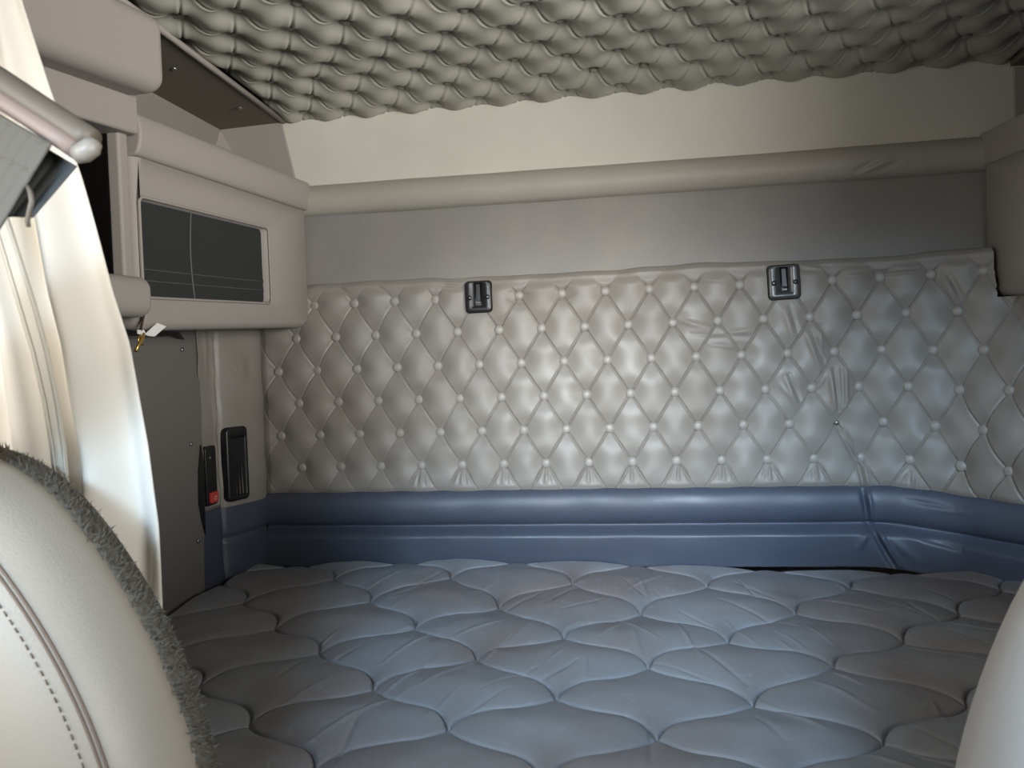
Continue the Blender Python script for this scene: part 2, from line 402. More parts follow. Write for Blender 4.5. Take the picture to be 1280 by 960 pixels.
# left corner: padded column between the rear wall and the side wall
QA, QB = np.array([-.160, -.175]), np.array([-.112, -.004])
def column(name, z0, z1, m, bulge, n=30, parent=None, seed=61):
    T, Z = np.meshgrid(np.linspace(0, 1, 30), np.linspace(z0, z1, 90), indexing='ij')
    d = QB-QA; L = np.hypot(*d); nx, ny = d[1]/L, -d[0]/L
    h = bulge*np.sqrt(np.clip(1-(2*T-1)**2, 0, 1))+.0015*soft_noise(T*.17, Z, seed, 40)
    if name != 'skirting':
        pbn = ony(295, 462, -.07); h -= .008*np.exp(-(((T-.63)*.17/.02)**2+((Z-pbn[2])/.03)**2))
    else:
        h -= .006*np.exp(-((Z-.848)/.008)**2)
    X = QA[0]+d[0]*T+nx*h; Y = QA[1]+d[1]*T+ny*h
    return grid_obj(name, np.stack([X, Y, Z], -1), m, parent)
colm = struct(column('trim_2', .93, 1.47, VINYL, .018))
column('skirting', .68, .935, BELT, .016, parent=colm)
DN = np.array([(QB-QA)[1], -(QB-QA)[0], 0]); DN /= np.linalg.norm(DN); DT = np.array([*(QB-QA), 0]); DT /= np.linalg.norm(DT)
def oncol(x, y, off=.016):
    r = ray(x, y); P0 = np.array([QA[0], QA[1], 0])+DN*off; t = ((P0-CAM)@DN)/(r@DN); return CAM+r*t
cbp = oncol(295, 462, .013); obj('button', dome_bm(cbp, DN, .0105, .006), VINYL, colm)
# side wall lining below the cabinets, with a skirting in blue vinyl
bm = bmesh.new(); bx(bm, XL, -.163, -1.12, -.165, .93, 1.46)
tl = struct(obj('trim_3', bm, BOARD, bevel=.004))
S, Z = np.meshgrid(np.linspace(-.172, -.255, 30), np.linspace(.94, 1.42, 90), indexing='ij')
hh = .003+.004*np.exp(-((S+.185)/.008)**2)*(1+.6*np.sin(Z*60))+.003*np.exp(-((S+.215)/.006)**2)*sm((Z-1.25)/.1)+.001*soft_noise(S, Z, 71, 70)
grid_obj('wrinkled_edging', np.stack([-.163+hh, S, Z], -1), VINYL, tl)
bm = bmesh.new(); bx(bm, XL, -.160, -1.12, -.165, .2, .932); obj('skirting', bm, BELT, tl, bevel=.004)

# grey board screwed to the side wall
bd = empty('side_board', (-.155, -.6, .75), 'flat grey board screwed to the left side wall under the cabinet', 'panel')
bm = bmesh.new()
prof = [(-1.1, .70), (-.285, .70), (-.275, .86), (-.262, .95), (-.258, 1.09), (-.264, 1.13), (-.258, 1.2), (-.262, 1.27), (-.325, 1.368), (-.40, 1.375), (-1.1, 1.33)]
loft(bm, [[(-.163, y, z) for y, z in prof], [(-.152, y, z) for y, z in prof]]); obj('board', bm, BOARD, bd, smooth=False, bevel=.0025)
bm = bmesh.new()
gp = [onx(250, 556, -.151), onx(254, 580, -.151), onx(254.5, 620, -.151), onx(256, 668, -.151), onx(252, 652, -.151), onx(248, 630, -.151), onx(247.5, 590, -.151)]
loft(bm, [[tuple(p) for p in gp], [tuple(p+np.array([.003, 0, 0])) for p in gp]]); obj('edge_gap_shade', bm, BLACK, bd, smooth=False)  # black sliver in place of the shaded gap at the board edge
bm = bmesh.new(); gp = [onx(215, 420, -.151), onx(229, 424.5, -.151), onx(222, 415, -.151), onx(150, 412, -.151), onx(150, 420, -.151)]
loft(bm, [[tuple(p) for p in gp], [tuple(p+np.array([.004, 0, 0])) for p in gp]]); obj('top_strip', bm, BLACK, bd, smooth=False)  # black strip along the top edge of the board
for x, y in ((228, 437), (239, 555), (248, 676)):
    screw(onx(x, y, -.150), (1, 0, 0), .0055, bd)

# switch plate with a red button
p0, p1 = onx(253, 559, -.155), onx(270, 629, -.155)
sw = empty('switch_plate', (-.155, float(p0[1]), float(p1[2])), 'narrow black switch plate with red button on the left side wall beside the vent', 'switch')
bm = bmesh.new(); y0, y1 = float(p0[1])+.002, float(p1[1]); z0, z1 = float(p1[2]), float(p0[2])
rr = rrect(y0, y1, z0, z1, .007); loft(bm, [[(-.163, y, z) for y, z in rr], [(-.149, y, z) for y, z in rr]]); obj('plate', bm, BLACK, sw, bevel=.002)
bm = bmesh.new(); rr = rrect(y0+.010, y1-.006, z0+.006, z0+.034, .003); loft(bm, [[(-.15, y, z) for y, z in rr], [(-.143, y, z) for y, z in rr]])
rb = obj('red_button', bm, RED, sw, bevel=.0015); rb['label'] = 'small red square button'
bm = bmesh.new(); bx(bm, -.144, -.1424, y0+.019, y1-.016, z0+.013, z0+.016); bx(bm, -.144, -.1424, y0+.019, y1-.016, z0+.020, z0+.0225); bx(bm, -.144, -.1424, y0+.019, y0+.022, z0+.013, z0+.0225); obj('mark', bm, REDL, rb, smooth=False)
screw((-.148, (y0+y1)/2-.006, z1-.03), (1, 0, 0), .004, sw)

# air vent on the corner column
va, vb = oncol(279, 535), oncol(310, 622)
vt = empty('air_vent', tuple((va+vb)/2), 'black air vent with upright slats on the padded column in the left corner', 'vent')
la, lb = float((va-np.array([QA[0], QA[1], 0]))@DT), float((vb-np.array([QA[0], QA[1], 0]))@DT); zb, zt = float(vb[2]), float(va[2])
def colp(l, z, o): return tuple(np.array([QA[0], QA[1], 0])+DT*l+DN*o+np.array([0, 0, z]))
bm = bmesh.new(); n1 = rrect(la, lb, zb, zt, .014, 5); n2 = rrect(la+.013, lb-.013, zb+.016, zt-.03, .006, 5)
loops = [[colp(l, z, .004) for l, z in n1], [colp(l, z, .022) for l, z in n1], [colp(l, z, .026) for l, z in rrect(la+.004, lb-.004, zb+.004, zt-.004, .011, 5)], [colp(l, z, .024) for l, z in n2], [colp(l, z, .004) for l, z in n2]]
loft(bm, loops, cap=False); obj('frame', bm, BLACK, vt)
bm = bmesh.new(); loft(bm, [[colp(l, z, .003) for l, z in n2], [colp(l, z, .006) for l, z in n2]]); obj('duct', bm, VOID, vt, smooth=False)
for k in range(5):
    bm = bmesh.new(); l = la+.013+(lb-la-.026)*(k+.5)/5
    hexa(bm, [colp(l-.006, zb+.015, .008), colp(l-.004, zb+.015, .007), colp(l+.005, zb+.015, .0215), colp(l+.003, zb+.015, .0225), colp(l-.006, zt-.029, .008), colp(l-.004, zt-.029, .007), colp(l+.005, zt-.029, .0215), colp(l+.003, zt-.029, .0225)])
    obj('slat', bm, BLACKM, vt, smooth=False)

# ------------------------------------------------------------------ bunk latches on the tufted panel
def latch(cx, cy, w, hgt, label, m, ang, tongue_up):
    c = ony(cx, cy, -.028); t = empty('latch_plate', tuple(c), label, 'latch', 'bunk latches on the rear wall')
    def L(x, z, o): return (c[0]+x*math.cos(ang)-z*math.sin(ang), c[1]-o, c[2]+x*math.sin(ang)+z*math.cos(ang))
    sl = (-.010, .010, -.024, .038)
    bm = bmesh.new(); n = 5
    o1 = rrect(-w/2, w/2, -hgt/2, hgt/2, .010, n); o2 = rrect(-w/2+.003, w/2-.003, -hgt/2+.003, hgt/2-.003, .008, n)
    i1 = rrect(sl[0], sl[1], sl[2], sl[3], .0015, n)
    loft(bm, [[L(x, z, -.014) for x, z in o1], [L(x, z, .001) for x, z in o1], [L(x, z, .004) for x, z in o2], [L(x, z, .004) for x, z in i1], [L(x, z, -.006) for x, z in i1]], cap=False)
    obj('plate', bm, m, t)
    bm = bmesh.new(); q = rrect(-w/2-.0015, w/2+.0015, -hgt/2-.0015, hgt/2+.0015, .011, n); loft(bm, [[L(x, z, -.016) for x, z in q], [L(x, z, -.002) for x, z in q]]); obj('gasket', bm, BLACK, t)
    bm = bmesh.new(); q = rrect(-.0098, .0098, -.0238, .0378, .001, 2); loft(bm, [[L(x, z, -.0055) for x, z in q], [L(x, z, -.0045) for x, z in q]]); obj('slot', bm, VOID, t, smooth=False)
    bm = bmesh.new(); a0 = (-.0055, .0055)
    hexa(bm, [L(a0[0]-.001, -.012, -.004), L(a0[1]+.001, -.012, -.004), L(a0[1], .034, -.004), L(a0[0], .034, -.004), L(a0[0]-.001, -.012, .006), L(a0[1]+.001, -.012, .006), L(a0[1], .034, .003), L(a0[0], .034, .003)])
    obj('tongue', bm, m, t, bevel=.0012)
    bm = bmesh.new(); bx_pts = [(-.0065, -.0215), (.0065, -.0215), (.0065, -.0165), (-.0065, -.0165)]
    loft(bm, [[L(x, z, -.004) for x, z in bx_pts], [L(x, z, .003) for x, z in bx_pts]]); obj('catch', bm, m, t, smooth=False)
    for x in (-w*.33, w*.35):
        bm = dome_bm(L(x, -.002, .003), (0, -1, 0), .0065, .003, 14); s = obj('screw', bm, BLACK, t)
        bm = dome_bm(L(x, -.002, .0055), (0, -1, 0), .0022, .001, 8); obj('socket', bm, STEEL, s)
latch(598, 371, .071, .083, 'black latch plate left of centre, at the top edge of the tufted panel', BLACKM, math.radians(.5), 1)
latch(980, 352.5, .078, .086, 'shinier worn grey latch plate right of centre, at the top edge of the tufted panel', PLATEG, math.radians(1.5), 1)

# ------------------------------------------------------------------ side cabinets (their lines sink a little towards the cab)
TILT = .0488; DH = np.array([.03455, .9994, 0.]); NF = np.array([.9994, -.03455, 0.])
def make_cabinet(mir):
    def T(p): return (p[0] if not mir else .045+1.796-p[0], p[1], p[2])
    def F(u, z, o=0): # u towards the cab, z height, o out of the face
        q = np.array([.045, 0, 0])-DH*u+NF*o; return T((max(q[0], XL+.002), q[1], z-TILT*u))
    def W(x, u, z): return T((max(x-.0345*u, XL+.002), -u, z-TILT*u))
    U1 = .752 if not mir else 1.0
    lab = 'grey overhead side cabinet with dark fabric opening, on the left wall above the vent' if not mir else 'dark grey overhead side cabinet at the right end of the rear wall'
    t = empty('overhead_cabinet', T((.045, -.4, 1.40)), lab, 'cabinet', None)
    n = 6; bm = bmesh.new()
    out = lambda g, r: rrect(.012+g, U1-g, 1.402+g, 1.735, [.012, .012, max(r-g, .01), .02], n)
    inn = lambda g, r: rrect(.245-g, .735+g, 1.470-g, 1.650+g, r, n)
    # rrect order: +u,+z ; -u,+z ; -u,-z ; +u,-z
    loops = [[W(-.2+.0, u, z) for u, z in out(.02, .055)],
             [F(u, z, -.05) for u, z in out(.006, .055)], [F(u, z, -.022) for u, z in out(.002, .05)], [F(u, z, -.006) for u, z in out(.006, .05)], [F(u, z, 0) for u, z in out(.018, .05)],
             [F(u, z, 0) for u, z in inn(.008, .016)], [F(u, z, -.004) for u, z in inn(.002, .012)], [F(u, z, -.03) for u, z in inn(0, .012)]]
    loft(bm, loops, cap=False); obj('body', bm, PLAST, t)
    # dark fabric in the opening
    U, Z = np.meshgrid(np.linspace(.235, .745, 70), np.linspace(1.462, 1.658, 40), indexing='ij')
    d = -.018-.006*np.sin(np.pi*(U-.235)/.51)*np.sin(np.pi*(Z-1.462)/.196)
    for zz in (1.500, 1.522): d += .002*np.exp(-((Z-zz)/.003)**2)
    P = np.array([[F(U[i, j], Z[i, j], d[i, j]) for j in range(U.shape[1])] for i in range(U.shape[0])])
    fb = grid_obj('fabric_panel', P, NET, t)
    bm = bmesh.new(); tube(bm, [F(.545, z, -.0165-.006*math.sin(math.pi*(z-1.462)/.196)) for z in np.linspace(1.468, 1.652, 12)], .0018, 6); obj('seam', bm, SEAMG, fb)
    for zz in (1.500, 1.522):
        bm = bmesh.new(); tube(bm, [F(u, zz, -.0185-.006*math.sin(math.pi*(u-.235)/.51)*math.sin(math.pi*(zz-1.462)/.196)+.002) for u in np.linspace(.25, .73, 14)], .0008, 5); obj('piping', bm, SEAMG, fb)
    bm = bmesh.new(); r = inn(.004, .014); tube(bm, [F(u, z, .0008) for u, z in r], .0028, 6, closed=True); obj('opening_trim', bm, PLAST, t)
    # rounded ledge above
    bm = bmesh.new(); prof = []
    for k in range(15):
        a = math.radians(-90+180*k/14); prof.append((.004+.016*math.cos(a), 1.767+.040*math.sin(a)))
    prof += [(-.03, 1.810), (-.045, 1.805), (-.05, 1.79), (-.21, 1.79), (-.21, 1.727)]
    loops = [[F(u, z, o*(.35 if mir and o > 0 else 1)) for o, z in prof] for u in np.linspace(.010, U1, 14)]
    loft(bm, loops); obj('ledge', bm, PLAST, t, bevel=.006, seg=3, angle=50)
    return t
make_cabinet(False); make_cabinet(True)

# recess above the left cabinet: soffit with shade in its colour and two screws, sloped end piece
sf = empty('soffit_panel', (-.1, -.3, 1.975), 'shaded sloping panel with two screws under the left edge of the tufted ceiling', 'panel')
bm = bmesh.new(); hexa(bm, [(XL, -1.1, 1.955), (.030, -1.1, 1.962), (-.014, -.012, 1.978), (XL, -.012, 1.972), (XL, -1.1, 1.967), (.030, -1.1, 1.974), (-.014, -.012, 1.990), (XL, -.012, 1.984)])
obj('panel', bm, SOFFIT, sf, smooth=False)
bm = bmesh.new(); tube(bm, [(.034, -1.1, 1.962), (.012, -.55, 1.970), (-.010, -.012, 1.980)], .007, 8); obj('edge_bead', bm, PLAST, sf)
for x, y in ((218, 86), (300, 135)): screw(onz(x, y, 1.967), (0, 0, -1), .0055, sf)
bm = bmesh.new()
tri = [(-.2, -.11, 1.80), (-.2, -.005, 1.80), (-.10, -.005, 1.80)]
loft(bm, [tri, [(-.2, -.012, 1.97), (-.2, -.005, 1.97), (-.19, -.005, 1.97)]]); struct(obj('trim_4', bm, PLAST, smooth=False))
bm = bmesh.new(); bx(bm, -.2, .012, -.012, 0, 1.79, 1.985)
vs = [v for v in bm.verts if v.co.x > 0]
for v in vs: v.co.x = .022 if v.co.z < 1.9 else -.018
struct(obj('trim_5', bm, PLAST, smooth=False, bevel=.003))
bm = bmesh.new(); bx(bm, 1.872, XR-.002, -.014, -.006, 1.80, 1.962); struct(obj('trim_7', bm, PLAST, smooth=False, bevel=.003))
bm = bmesh.new(); bx(bm, 1.865, XR, -1.1, -.012, 1.965, 1.985); struct(obj('trim_6', bm, SOFFIT, smooth=False))

# ------------------------------------------------------------------ tall locker nearer the cab
lk = empty('side_locker', (-.06, -1.0, 1.38), 'grey plastic locker with open dark bay and rounded top door, beside the curtain', 'locker')
def prism(name, m, x1a, x1b, z0, z1, ya, yb, drop, bev, x0=XL, seg=4):
    bm = bmesh.new(); dz = drop*(ya-yb)
    hexa(bm, [(x0, yb, z0-dz), (x1b, yb, z0-dz), (x1a, ya, z0), (x0, ya, z0), (x0, yb, z1-dz), (x1b, yb, z1-dz), (x1a, ya, z1), (x0, ya, z1)])
    return obj(name, bm, m, lk, bevel=bev, seg=seg)
prism('top_door', PLAST, .104, .090, 1.790, 1.930, -.757, -1.12, .115, .03, seg=6)
prism('header', PLAST, .040, .030, 1.724, 1.80, -.757, -1.12, .10, .006)
prism('tray', PLAST, .058, .048, 1.390, 1.464, -.757, -1.12, .03, .024, seg=6)
bm = bmesh.new(); bx(bm, -.006, .020, -.790, -.762, 1.45, 1.73)
obj('post', bm, PLAST, lk, bevel=.006)
bm = bmesh.new(); bx(bm, XL+.001, -.15, -1.118, -.765, 1.42, 1.78); bx(bm, -.15, -.005, -.79, -.770, 1.45, 1.74); bx(bm, -.15, .0, -1.118, -1.11, 1.40, 1.70); obj('bay_lining', bm, VOID, lk, smooth=False)

# cord with tag and brass clip under the locker tray
ct = empty('tagged_key', tuple(onx(178, 398, .02)), 'brass key on a brown cord with a white plastic tag, hanging below the locker tray', 'key')
kp = lambda x, y, o=0: tuple(onx(x, y, .022)+np.array([o, 0, 0]))
bm = bmesh.new(); tube(bm, [kp(180.5, 391), kp(178.5, 400), kp(176.5, 409), kp(175, 415)], .0022, 8); tube(bm, [kp(178, 391, .003), kp(176, 402, .003), kp(174.5, 414, .003)], .0016, 8); obj('cord', bm, CORDM, ct)
bm = bmesh.new(); q = [(180, 418), (195, 403.5), (207, 408), (192, 421), (184, 420)]
loft(bm, [[kp(x, y, 0) for x, y in q], [kp(x, y, .0025) for x, y in q]]); 
q = [(170, 412.5), (178, 412.5), (181, 419), (177, 419), (170.5, 417.5)]; loft(bm, [[kp(x, y, .001) for x, y in q], [kp(x, y, .004) for x, y in q]]); obj('tag', bm, PAPER, ct, smooth=False, bevel=.0006, seg=1)
bm = bmesh.new(); tube(bm, [kp(177, 417, .004), kp(174, 424, .005), kp(171.5, 430, .004), kp(167, 439, .004)], [.003, .0042, .0026, .0036], 8)
c0 = np.array(kp(173, 425, .004)); tube(bm, [tuple(c0+np.array([.0, .006*math.cos(a), .0075*math.sin(a)])) for a in np.linspace(0, 2*math.pi, 13)[:-1]], .0014, 6, closed=True)
tube(bm, [kp(173, 428, .004), kp(177, 431, .003)], .0022, 6); obj('key', bm, BRASS, ct)

# ------------------------------------------------------------------ mattress
MX0, MX1, MY0, MY1 = -.147, 2.03, -1.13, -.050
QX, QY = .31, .158
X, Y = np.meshgrid(np.linspace(MX0, MX1, 1100), np.linspace(MY0, MY1, 600), indexing='ij')
xx = X+.006*soft_noise(X, Y, 81, 5); yy = Y+.008*soft_noise(X, Y, 82, 5)
yr = -QY*np.interp(-yy, [-.1, .034, .2, .385, .555, .69, .835, .96, 1.2], [-.8, 0, 1, 2, 3, 4, 5, 6, 7.8])
a0, b0 = tuft_ab(xx-0.0, yr, QX, QY)
A, B = a0, b0
for _ in range(3):
    A, B = a0-.07*np.abs(np.sin(np.pi*B))+.06*np.sin(2*np.pi*B), b0+.07*np.abs(np.sin(np.pi*A))+.06*np.sin(2*np.pi*A)
ln = lambda t: np.abs(t-np.round(t))
cell = 1/math.hypot(1/QX, 1/(2*QY))
q = np.abs(np.sin(np.pi*A)*np.sin(np.pi*B))
dl = np.minimum(ln(A), ln(B))*cell
h = .0165*q**.38-.0075*np.exp(-(dl/.0023)**2)
h += .0022*soft_noise(X, Y, 83, 18)+.006*soft_noise(X, Y, 84, 4)+.0006*soft_noise(X, Y, 85, 70)
WM = []
for k in range(80):
    x, y = rng.uniform(.25, 1.75), rng.uniform(-1.1, -.25); L = rng.uniform(.06, .2); an = rng.normal(1.15 if x < .9 else 2.0, .25)
    WM.append((x, y, x+L*math.cos(an), y+L*math.sin(an), rng.choice([-1, 1])*rng.uniform(.0012, .003), rng.uniform(.003, .006)))
h += wrinkles(X, Y, WM)
e = np.minimum(np.minimum(X-MX0, MX1-X), np.minimum(Y-MY0, MY1-Y)); rnd = 1-np.clip(e/.022, 0, 1)
crown = .020*np.exp(-((X-.85)/.5)**2)*np.exp(-((Y)/.35)**2)
Zm = MZ-.007+h*np.clip(e/.02+.15, 0, 1)+crown-.03*(1-np.sqrt(np.clip(1-rnd**2, 0, 1)))
mt = empty('mattress', (.93, -.6, .5), 'blue grey quilted mattress filling the bunk below the tufted panel', 'mattress')
Yb_ = Y-.050*sm((X-.35)/.5)*sm((Y-MY0)/(MY1-MY0))
grid_obj('quilted_top', np.stack([X, Yb_, Zm], -1), MATT, mt)
bm = bmesh.new(); zs = [(.0, .52), (.012, .53), (.016, .6), (.010, .66), (0, MZ-.052)]
loft(bm, [[(MX0-0*o+.016-o, MY0+.016-o, z), (MX1-.016+o, MY0+.016-o, z), (MX1-.016+o, MY1-.066+o, z), (MX0+.016-o, MY1-.016+o, z)] for o, z in zs], cap=False)
obj('side_border', bm, MATT, mt)
bm = bmesh.new(); bx(bm, XL+.003, XR-.003, -1.13, -.002, .003, .50)
tag(obj('bunk_base', bm, CABW, bevel=.01), 'plain box base carrying the mattress', 'bunk base')

# ------------------------------------------------------------------ curtain by the left side
ce = [(2.0, .108), (1.778, .137), (1.667, .162), (1.546, .196), (1.399, .230), (1.325, .253), (1.189, .276), (1.085, .287), (.965, .288), (.7, .285), (.42, .27)]
CY = -1.215; kf = (CY-CAM[1])/.916
ce = [(1.28+(z-1.28)*kf, .895+(x-.895)*kf) for z, x in ce]
zc_, xc_ = np.array([c[0] for c in ce][::-1]), np.array([c[1] for c in ce][::-1])
T, Z = np.meshgrid(np.linspace(0, 1, 140), np.linspace(.42, 1.968, 160), indexing='ij')
xr = np.interp(Z, zc_, xc_); xl = -.19+0*Z
xr = xr+.004*np.sin(Z*9)
X = xl+(xr-xl)*T
w = .012+.014*np.clip((1.95-Z)/1.0, 0, 1)
Y = CY+w*np.sin(T*4.3*2*np.pi*(.5+.5*T)+1.5*np.sin(Z*2.0))+.004*np.sin(T*40+Z*5)+.02*(1-T)
low = sm((1.25-Z)/.2)*sm((T-.55)/.3); Y += low*.010*np.sin((Z-.2*T)*38)
edge = sm((T-.93)/.07); Y = Y*(1-edge)+edge*(CY+.012+.012*np.sin(Z*6))
cu = empty('curtain', (.05, -1.215, .42), 'bright cream cloth curtain gathered at the left, behind the stitched leather seat', 'curtain')
grid_obj('cloth', np.stack([X, Y, Z], -1), CURT, cu, thick=.0025)
hemL = [(-20, 245), (0, 312), (20, 380), (38, 440), (52, 500), (62, 560), (70, 640)]
hemR = [(3, 245), (24, 310), (46, 380), (62, 440), (74, 500), (83, 560), (90, 640)]
HY = -1.262
P = np.array([[ony(l[0]+(r[0]-l[0])*t, l[1]+(r[1]-l[1])*t, HY-.004*math.sin(math.pi*t)) for t in np.linspace(0, 1, 9)] for l, r in zip(hemL, hemR)])
hm = grid_obj('hem_band', P, CURT2, cu, thick=.003)
for E_, dx_ in ((hemR, -4), (hemL, 4)):
    bm = bmesh.new(); tube(bm, [ony(r[0]+dx_, r[1], HY-.004) for r in E_], .0008, 6); obj('stitching', bm, CURT2, hm)

# ------------------------------------------------------------------ seats
def seat_loops(right_pts, cx, zlow, ztop, n=64):
    """closed outline from its right-hand half, smooth"""
    pts = [(x-cx, z) for x, z in right_pts]
    full = pts+[(-x, z) for x, z in pts[::-1]]
    full.append((-.0, zlow)) if False else None
    P = np.array(full); dd = np.r_[0, np.cumsum(np.hypot(*np.diff(P, axis=0).T))]
    t = np.linspace(0, dd[-1], n); return np.stack([np.interp(t, dd, P[:, 0]), np.interp(t, dd, P[:, 1])], -1)
def smooth_poly(P, it=3):
    for _ in range(it):
        Q = P.copy(); Q[1:-1] = (P[:-2]+2*P[1:-1]+P[2:])/4; P = Q
    return P
def seat_back(parent, outl, cx, cz, y, thick, m, grow, name, front=.05):
    bm = bmesh.new(); loops = []
    prof = [(.55, -front*1.0), (.72, -front*.93), (.84, -front*.72), (.92, -front*.42), (.972, -front*.12), (1.0, .02), (1.0, thick*.55), (.985, thick*.85), (.95, thick), (.6, thick+.01)]
    for s, dy in prof:
        loops.append([(cx+(x*s)*1.0+grow*np.sign(x)*min(1, abs(x)/.1), y+dy+.10*(z-cz)*0, cz+(z-cz)*s+(grow if z > cz else 0)) for x, z in outl])
    loft(bm, loops); return obj(name, bm, m, parent)
R_L = [(.51, .52), (.512, .62), (.513, .74), (.510, .82), (.503, .88), (.492, .925), (.475, .985), (.449, 1.045), (.423, 1.09), (.398, 1.127), (.370, 1.163), (.342, 1.190), (.318, 1.205), (.295, 1.215), (.27, 1.221), (.24, 1.225), (.215, 1.226)]
cxL = .17
R_L = [(.895+(x-.895)*1.12, 1.28+(z-1.28)*1.12) for x, z in R_L if x > .22]+[(.13, 1.222), (.172, 1.221)][:0]
R_L += [(.175, 1.2205)]
st = empty('cab_seat', (cxL, -1.38, 0), 'cream leather seat back with stitched seams and fleece rim at lower left', 'seat', None)
outl = smooth_poly(seat_loops(R_L, cxL, .5, 1.2, 90), 4)
seat_back(st, outl, cxL, .86, -1.40, .10, LEATH, 0, 'backrest', .055)
# fleece cover at the back of the seat, fringed with fibres
fl = bmesh.new()
o2 = smooth_poly(seat_loops([(x+.004, z+.006) for x, z in R_L], cxL, .5, 1.2, 90), 4)
loft(fl, [[(cxL+x*s, y, .86+(z-.86)*s) for x, z in o2] for s, y in ((.94, -1.330), (.975, -1.323), (.980, -1.312), (.972, -1.29), (.9, -1.28))])
flo = obj('fleece_cover', fl, FLEECE, st)
fb = bmesh.new()
for k in range(5200):
    i = rng.integers(0, len(o2)-1); f = rng.random(); x, z = o2[i]*(1-f)+o2[i+1]*f
    y = rng.uniform(-1.33, -1.295); d = np.array([x*rng.uniform(.3, 1.6), rng.normal(0, .12), (z-.86)*rng.uniform(.3, 1.6)])+rng.normal(0, .12, 3); d = d/np.linalg.norm(d)
    b_ = np.array([cxL+x*.978, y, .86+(z-.86)*.978]); L = rng.uniform(.004, .010); sd = np.cross(d, rng.normal(size=3)); sd = sd/np.linalg.norm(sd)*.0009
    s2 = np.cross(d, sd)
    v = [fb.verts.new(b_+sd), fb.verts.new(b_-sd*.5+s2), fb.verts.new(b_-sd*.5-s2), fb.verts.new(b_+d*L)]
    fb.faces.new((v[0], v[1], v[3])); fb.faces.new((v[1], v[2], v[3])); fb.faces.new((v[2], v[0], v[3]))
tag(obj('fleece_pile', fb, FLEECE, flo, smooth=False), kind='stuff')
# seams on the seat front
def front_pt(s): # shrink of outline -> front surface
    return np.interp(s, [.55, .72, .84, .92, .972], [-.055, -.0515, -.0396, -.0231, -.0066])
for s_, r_, m_, nm in ((.925, .0014, THREAD, 'seam'), (.912, .0014, THREAD, 'seam'), (.875, .0008, THREAD, 'stitching')):
    bm = bmesh.new(); pth = [(cxL+x*s_, -1.40+front_pt(s_)-.0012, .86+(z-.86)*s_) for x, z in outl]
    if nm == 'seam': tube(bm, pth, r_, 6)
    else:
        for i in range(0, len(pth)-1):
            for f in (0, .5):
                a_ = np.array(pth[i])*(1-f)+np.array(pth[i+1])*f; b_ = np.array(pth[i])*(1-f-.3)+np.array(pth[i+1])*(f+.3); tube(bm, [a_, b_], r_, 5)
    obj(nm, bm, m_, st)
def seat_rest(parent, cx, m, w):
    bm = bmesh.new(); loft(bm, [[(cx+x, y, z) for x, y in rrect(-w+g, w-g, -1.92+g, -1.37-g, .07, 6)] for g, z in ((.03, .40), (.004, .42), (0, .46), (.006, .51), (.03, .535), (.12, .545))]); obj('seat_cushion', bm, m, parent)
    bm = bmesh.new(); bx(bm, cx-.2, cx+.2, -1.85, -1.4, 0, .06); bx(bm, cx-.14, cx+.14, -1.8, -1.45, .05, .41); obj('pedestal', bm, BLACK, parent, bevel=.01)
seat_rest(st, cxL, LEATH, .27)
# right-hand seat
cxR = 1.518
R_R = [(2*cxR-1.14, .50), (2*cxR-1.138, .62), (2*cxR-1.138, .76), (2*cxR-1.140, .86), (2*cxR-1.149, .93), (2*cxR-1.161, .976), (2*cxR-1.171, 1.010), (2*cxR-1.193, 1.068), (2*cxR-1.212, 1.106), (2*cxR-1.238, 1.145), (2*cxR-1.28, 1.185), (2*cxR-1.34, 1.215), (2*cxR-1.42, 1.23), (cxR+.02, 1.235)]
sr = empty('cab_seat', (cxR, -1.38, 0), 'plain pale grey seat back without stitching, at the lower right corner', 'seat', None)
R_R = [(2*cxR-(.895+(2*cxR-x-.895)*1.125), 1.28+(z-1.28)*1.125) for x, z in R_R]
outr = smooth_poly(seat_loops(R_R, cxR, .5, 1.2, 90), 4)
seat_back(sr, outr, cxR, .84, -1.42, .12, LEATR, 0, 'backrest', .07)
seat_rest(sr, cxR, LEATR, .3)

# ------------------------------------------------------------------ seat belt at the upper left
sb = empty('seat_belt', tuple(ony(60, 150, -1.47)), 'grey seat belt webbing looped over a guide bar at upper left, before the curtain', 'seat belt')
Yb = -1.47
bp = lambda x, y, o=0: tuple(ony(x, y, Yb+o))
bm = bmesh.new(); tube(bm, [bp(-150, 6), bp(-60, 62), bp(0, 101), bp(60, 141), bp(104, 170), bp(115, 177)], [.011, .011, .0112, .0112, .0112, .0105], 16); obj('guide_bar', bm, GUIDE, sb)
bm = bmesh.new(); tube(bm, [bp(-150, 28, -.004), bp(0, 125, -.006), bp(60, 164, -.008), bp(98, 190, -.008)], [.0075]*4, 12); obj('guide_plate', bm, GUIDEP, sb)
bm = bmesh.new(); tube(bm, [bp(95, 194, -.012), bp(104, 191, -.012), bp(114, 184, -.010), bp(119, 177, -.008)], [.0068, .0085, .0082, .006], 14); obj('end_cap', bm, CAPW, sb)
def web(name, corners, m, o, ribs, rip=.0006, thick=.002, parent=None):
    (a, b, c, d) = corners; n1, n2 = 60, 90
    P = np.zeros((n1, n2, 3))
    for i, s in enumerate(np.linspace(0, 1, n1)):
        for j, t in enumerate(np.linspace(0, 1, n2)):
            x = (a[0]*(1-s)+b[0]*s)*(1-t)+(d[0]*(1-s)+c[0]*s)*t; y = (a[1]*(1-s)+b[1]*s)*(1-t)+(d[1]*(1-s)+c[1]*s)*t
            P[i, j] = ony(x, y, Yb+o+rip*math.sin(s*ribs*2*math.pi)+.004*math.sin(t*2.5)*(1-t))
    return grid_obj(name, P, m, parent or sb, thick=thick)
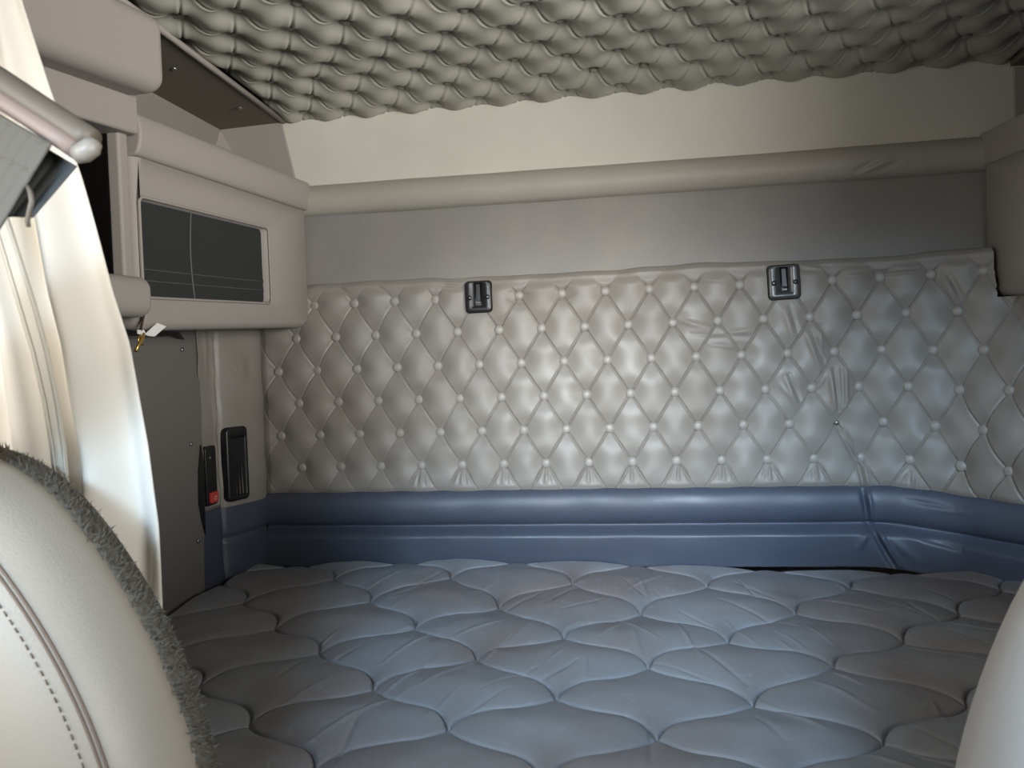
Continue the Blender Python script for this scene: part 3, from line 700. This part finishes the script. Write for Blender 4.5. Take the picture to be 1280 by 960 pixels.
w1 = web('webbing', [(-75, 100), (66, 180), (-225, 655), (-420, 560)], WEB, -.016, 11)
for p_, q_, o_ in (((-70, 104), (63, 184), -.0185), ((-90, 158), (42, 215), -.0175)):
    bm = bmesh.new(); p_, q_ = np.array(p_), np.array(q_)
    tube(bm, [bp(*(p_*(1-f)+q_*f), o_+.0008*math.sin(f*94)) for f in np.linspace(0, 1, 46)], .0009, 5)
    obj('stitching', bm, GUIDE, w1)
wd = web('webbing', [(36, 172), (97, 208), (42, 272), (-30, 270)], WEBD, .004, 5); wd['label'] = 'darker folded webbing behind'
bm = bmesh.new(); tube(bm, [bp(34, 232, -.020), bp(38, 240, -.024), bp(40, 252, -.024), bp(37, 264, -.022), bp(34, 276, -.021), bp(36, 284, -.020)], [.0015, .002, .0022, .0022, .002, .0016], 8); obj('hook', bm, GUIDE, sb)
bm = bmesh.new(); tube(bm, [bp(-150, 6), (.13, Yb-.02, 1.70), (-.05, Yb, 1.80), (XL+.005, Yb, 1.86)], .010, 10); obj('mounting_arm', bm, GUIDE, sb)

# ------------------------------------------------------------------ light: daylight through the windows of the cab, plus an added fill
def area(name, loc, target, sx, sy, power, col, spread=180):
    l = bpy.data.lights.new(name, 'AREA'); l.shape = 'RECTANGLE'; l.size = sx; l.size_y = sy; l.energy = power; l.color = col; l.spread = math.radians(spread)
    o = bpy.data.objects.new(name, l); COL.objects.link(o); o.location = loc
    o.rotation_euler = (Vector(target)-Vector(loc)).to_track_quat('-Z', 'Y').to_euler(); return o
area('windscreen_daylight', (1.05, -2.98, 1.45), (.78, 0, 1.19), .5, .4, 1.9, (1.0, .955, .87), 25)
area('windscreen_skylight', (1.05, -2.98, 1.78), (1.02, -.1, .82), 1.5, .15, 6.0, (.54, .76, 1.0), 32)
area('right_window_daylight', (2.05, -2.02, 1.5), (-.1, 0, 2.25), .9, .5, 11, (1.0, .985, .94), 64)
area('seat_mattress_fill', (2.05, -2.02, 1.25), (.3, -1.15, .95), .9, .3, 3.2, (1.0, .97, .93), 85)  # added fill lamp that brightens the left seat and mattress
area('left_window_daylight', (-.19, -2.02, 1.43), (.25, -1.2, 1.3), .9, .7, 5, (1.0, .95, .88), 90)
w = bpy.data.worlds.new('world'); SC.world = w; w.use_nodes = True
w.node_tree.nodes['Background'].inputs['Color'].default_value = (.8, .9, 1, 1); w.node_tree.nodes['Background'].inputs['Strength'].default_value = .4
SC.view_settings.view_transform = 'Standard'; SC.view_settings.look = 'None'; SC.view_settings.gamma = 1; SC.view_settings.use_curve_mapping = False
SC.view_settings.exposure = -0.2
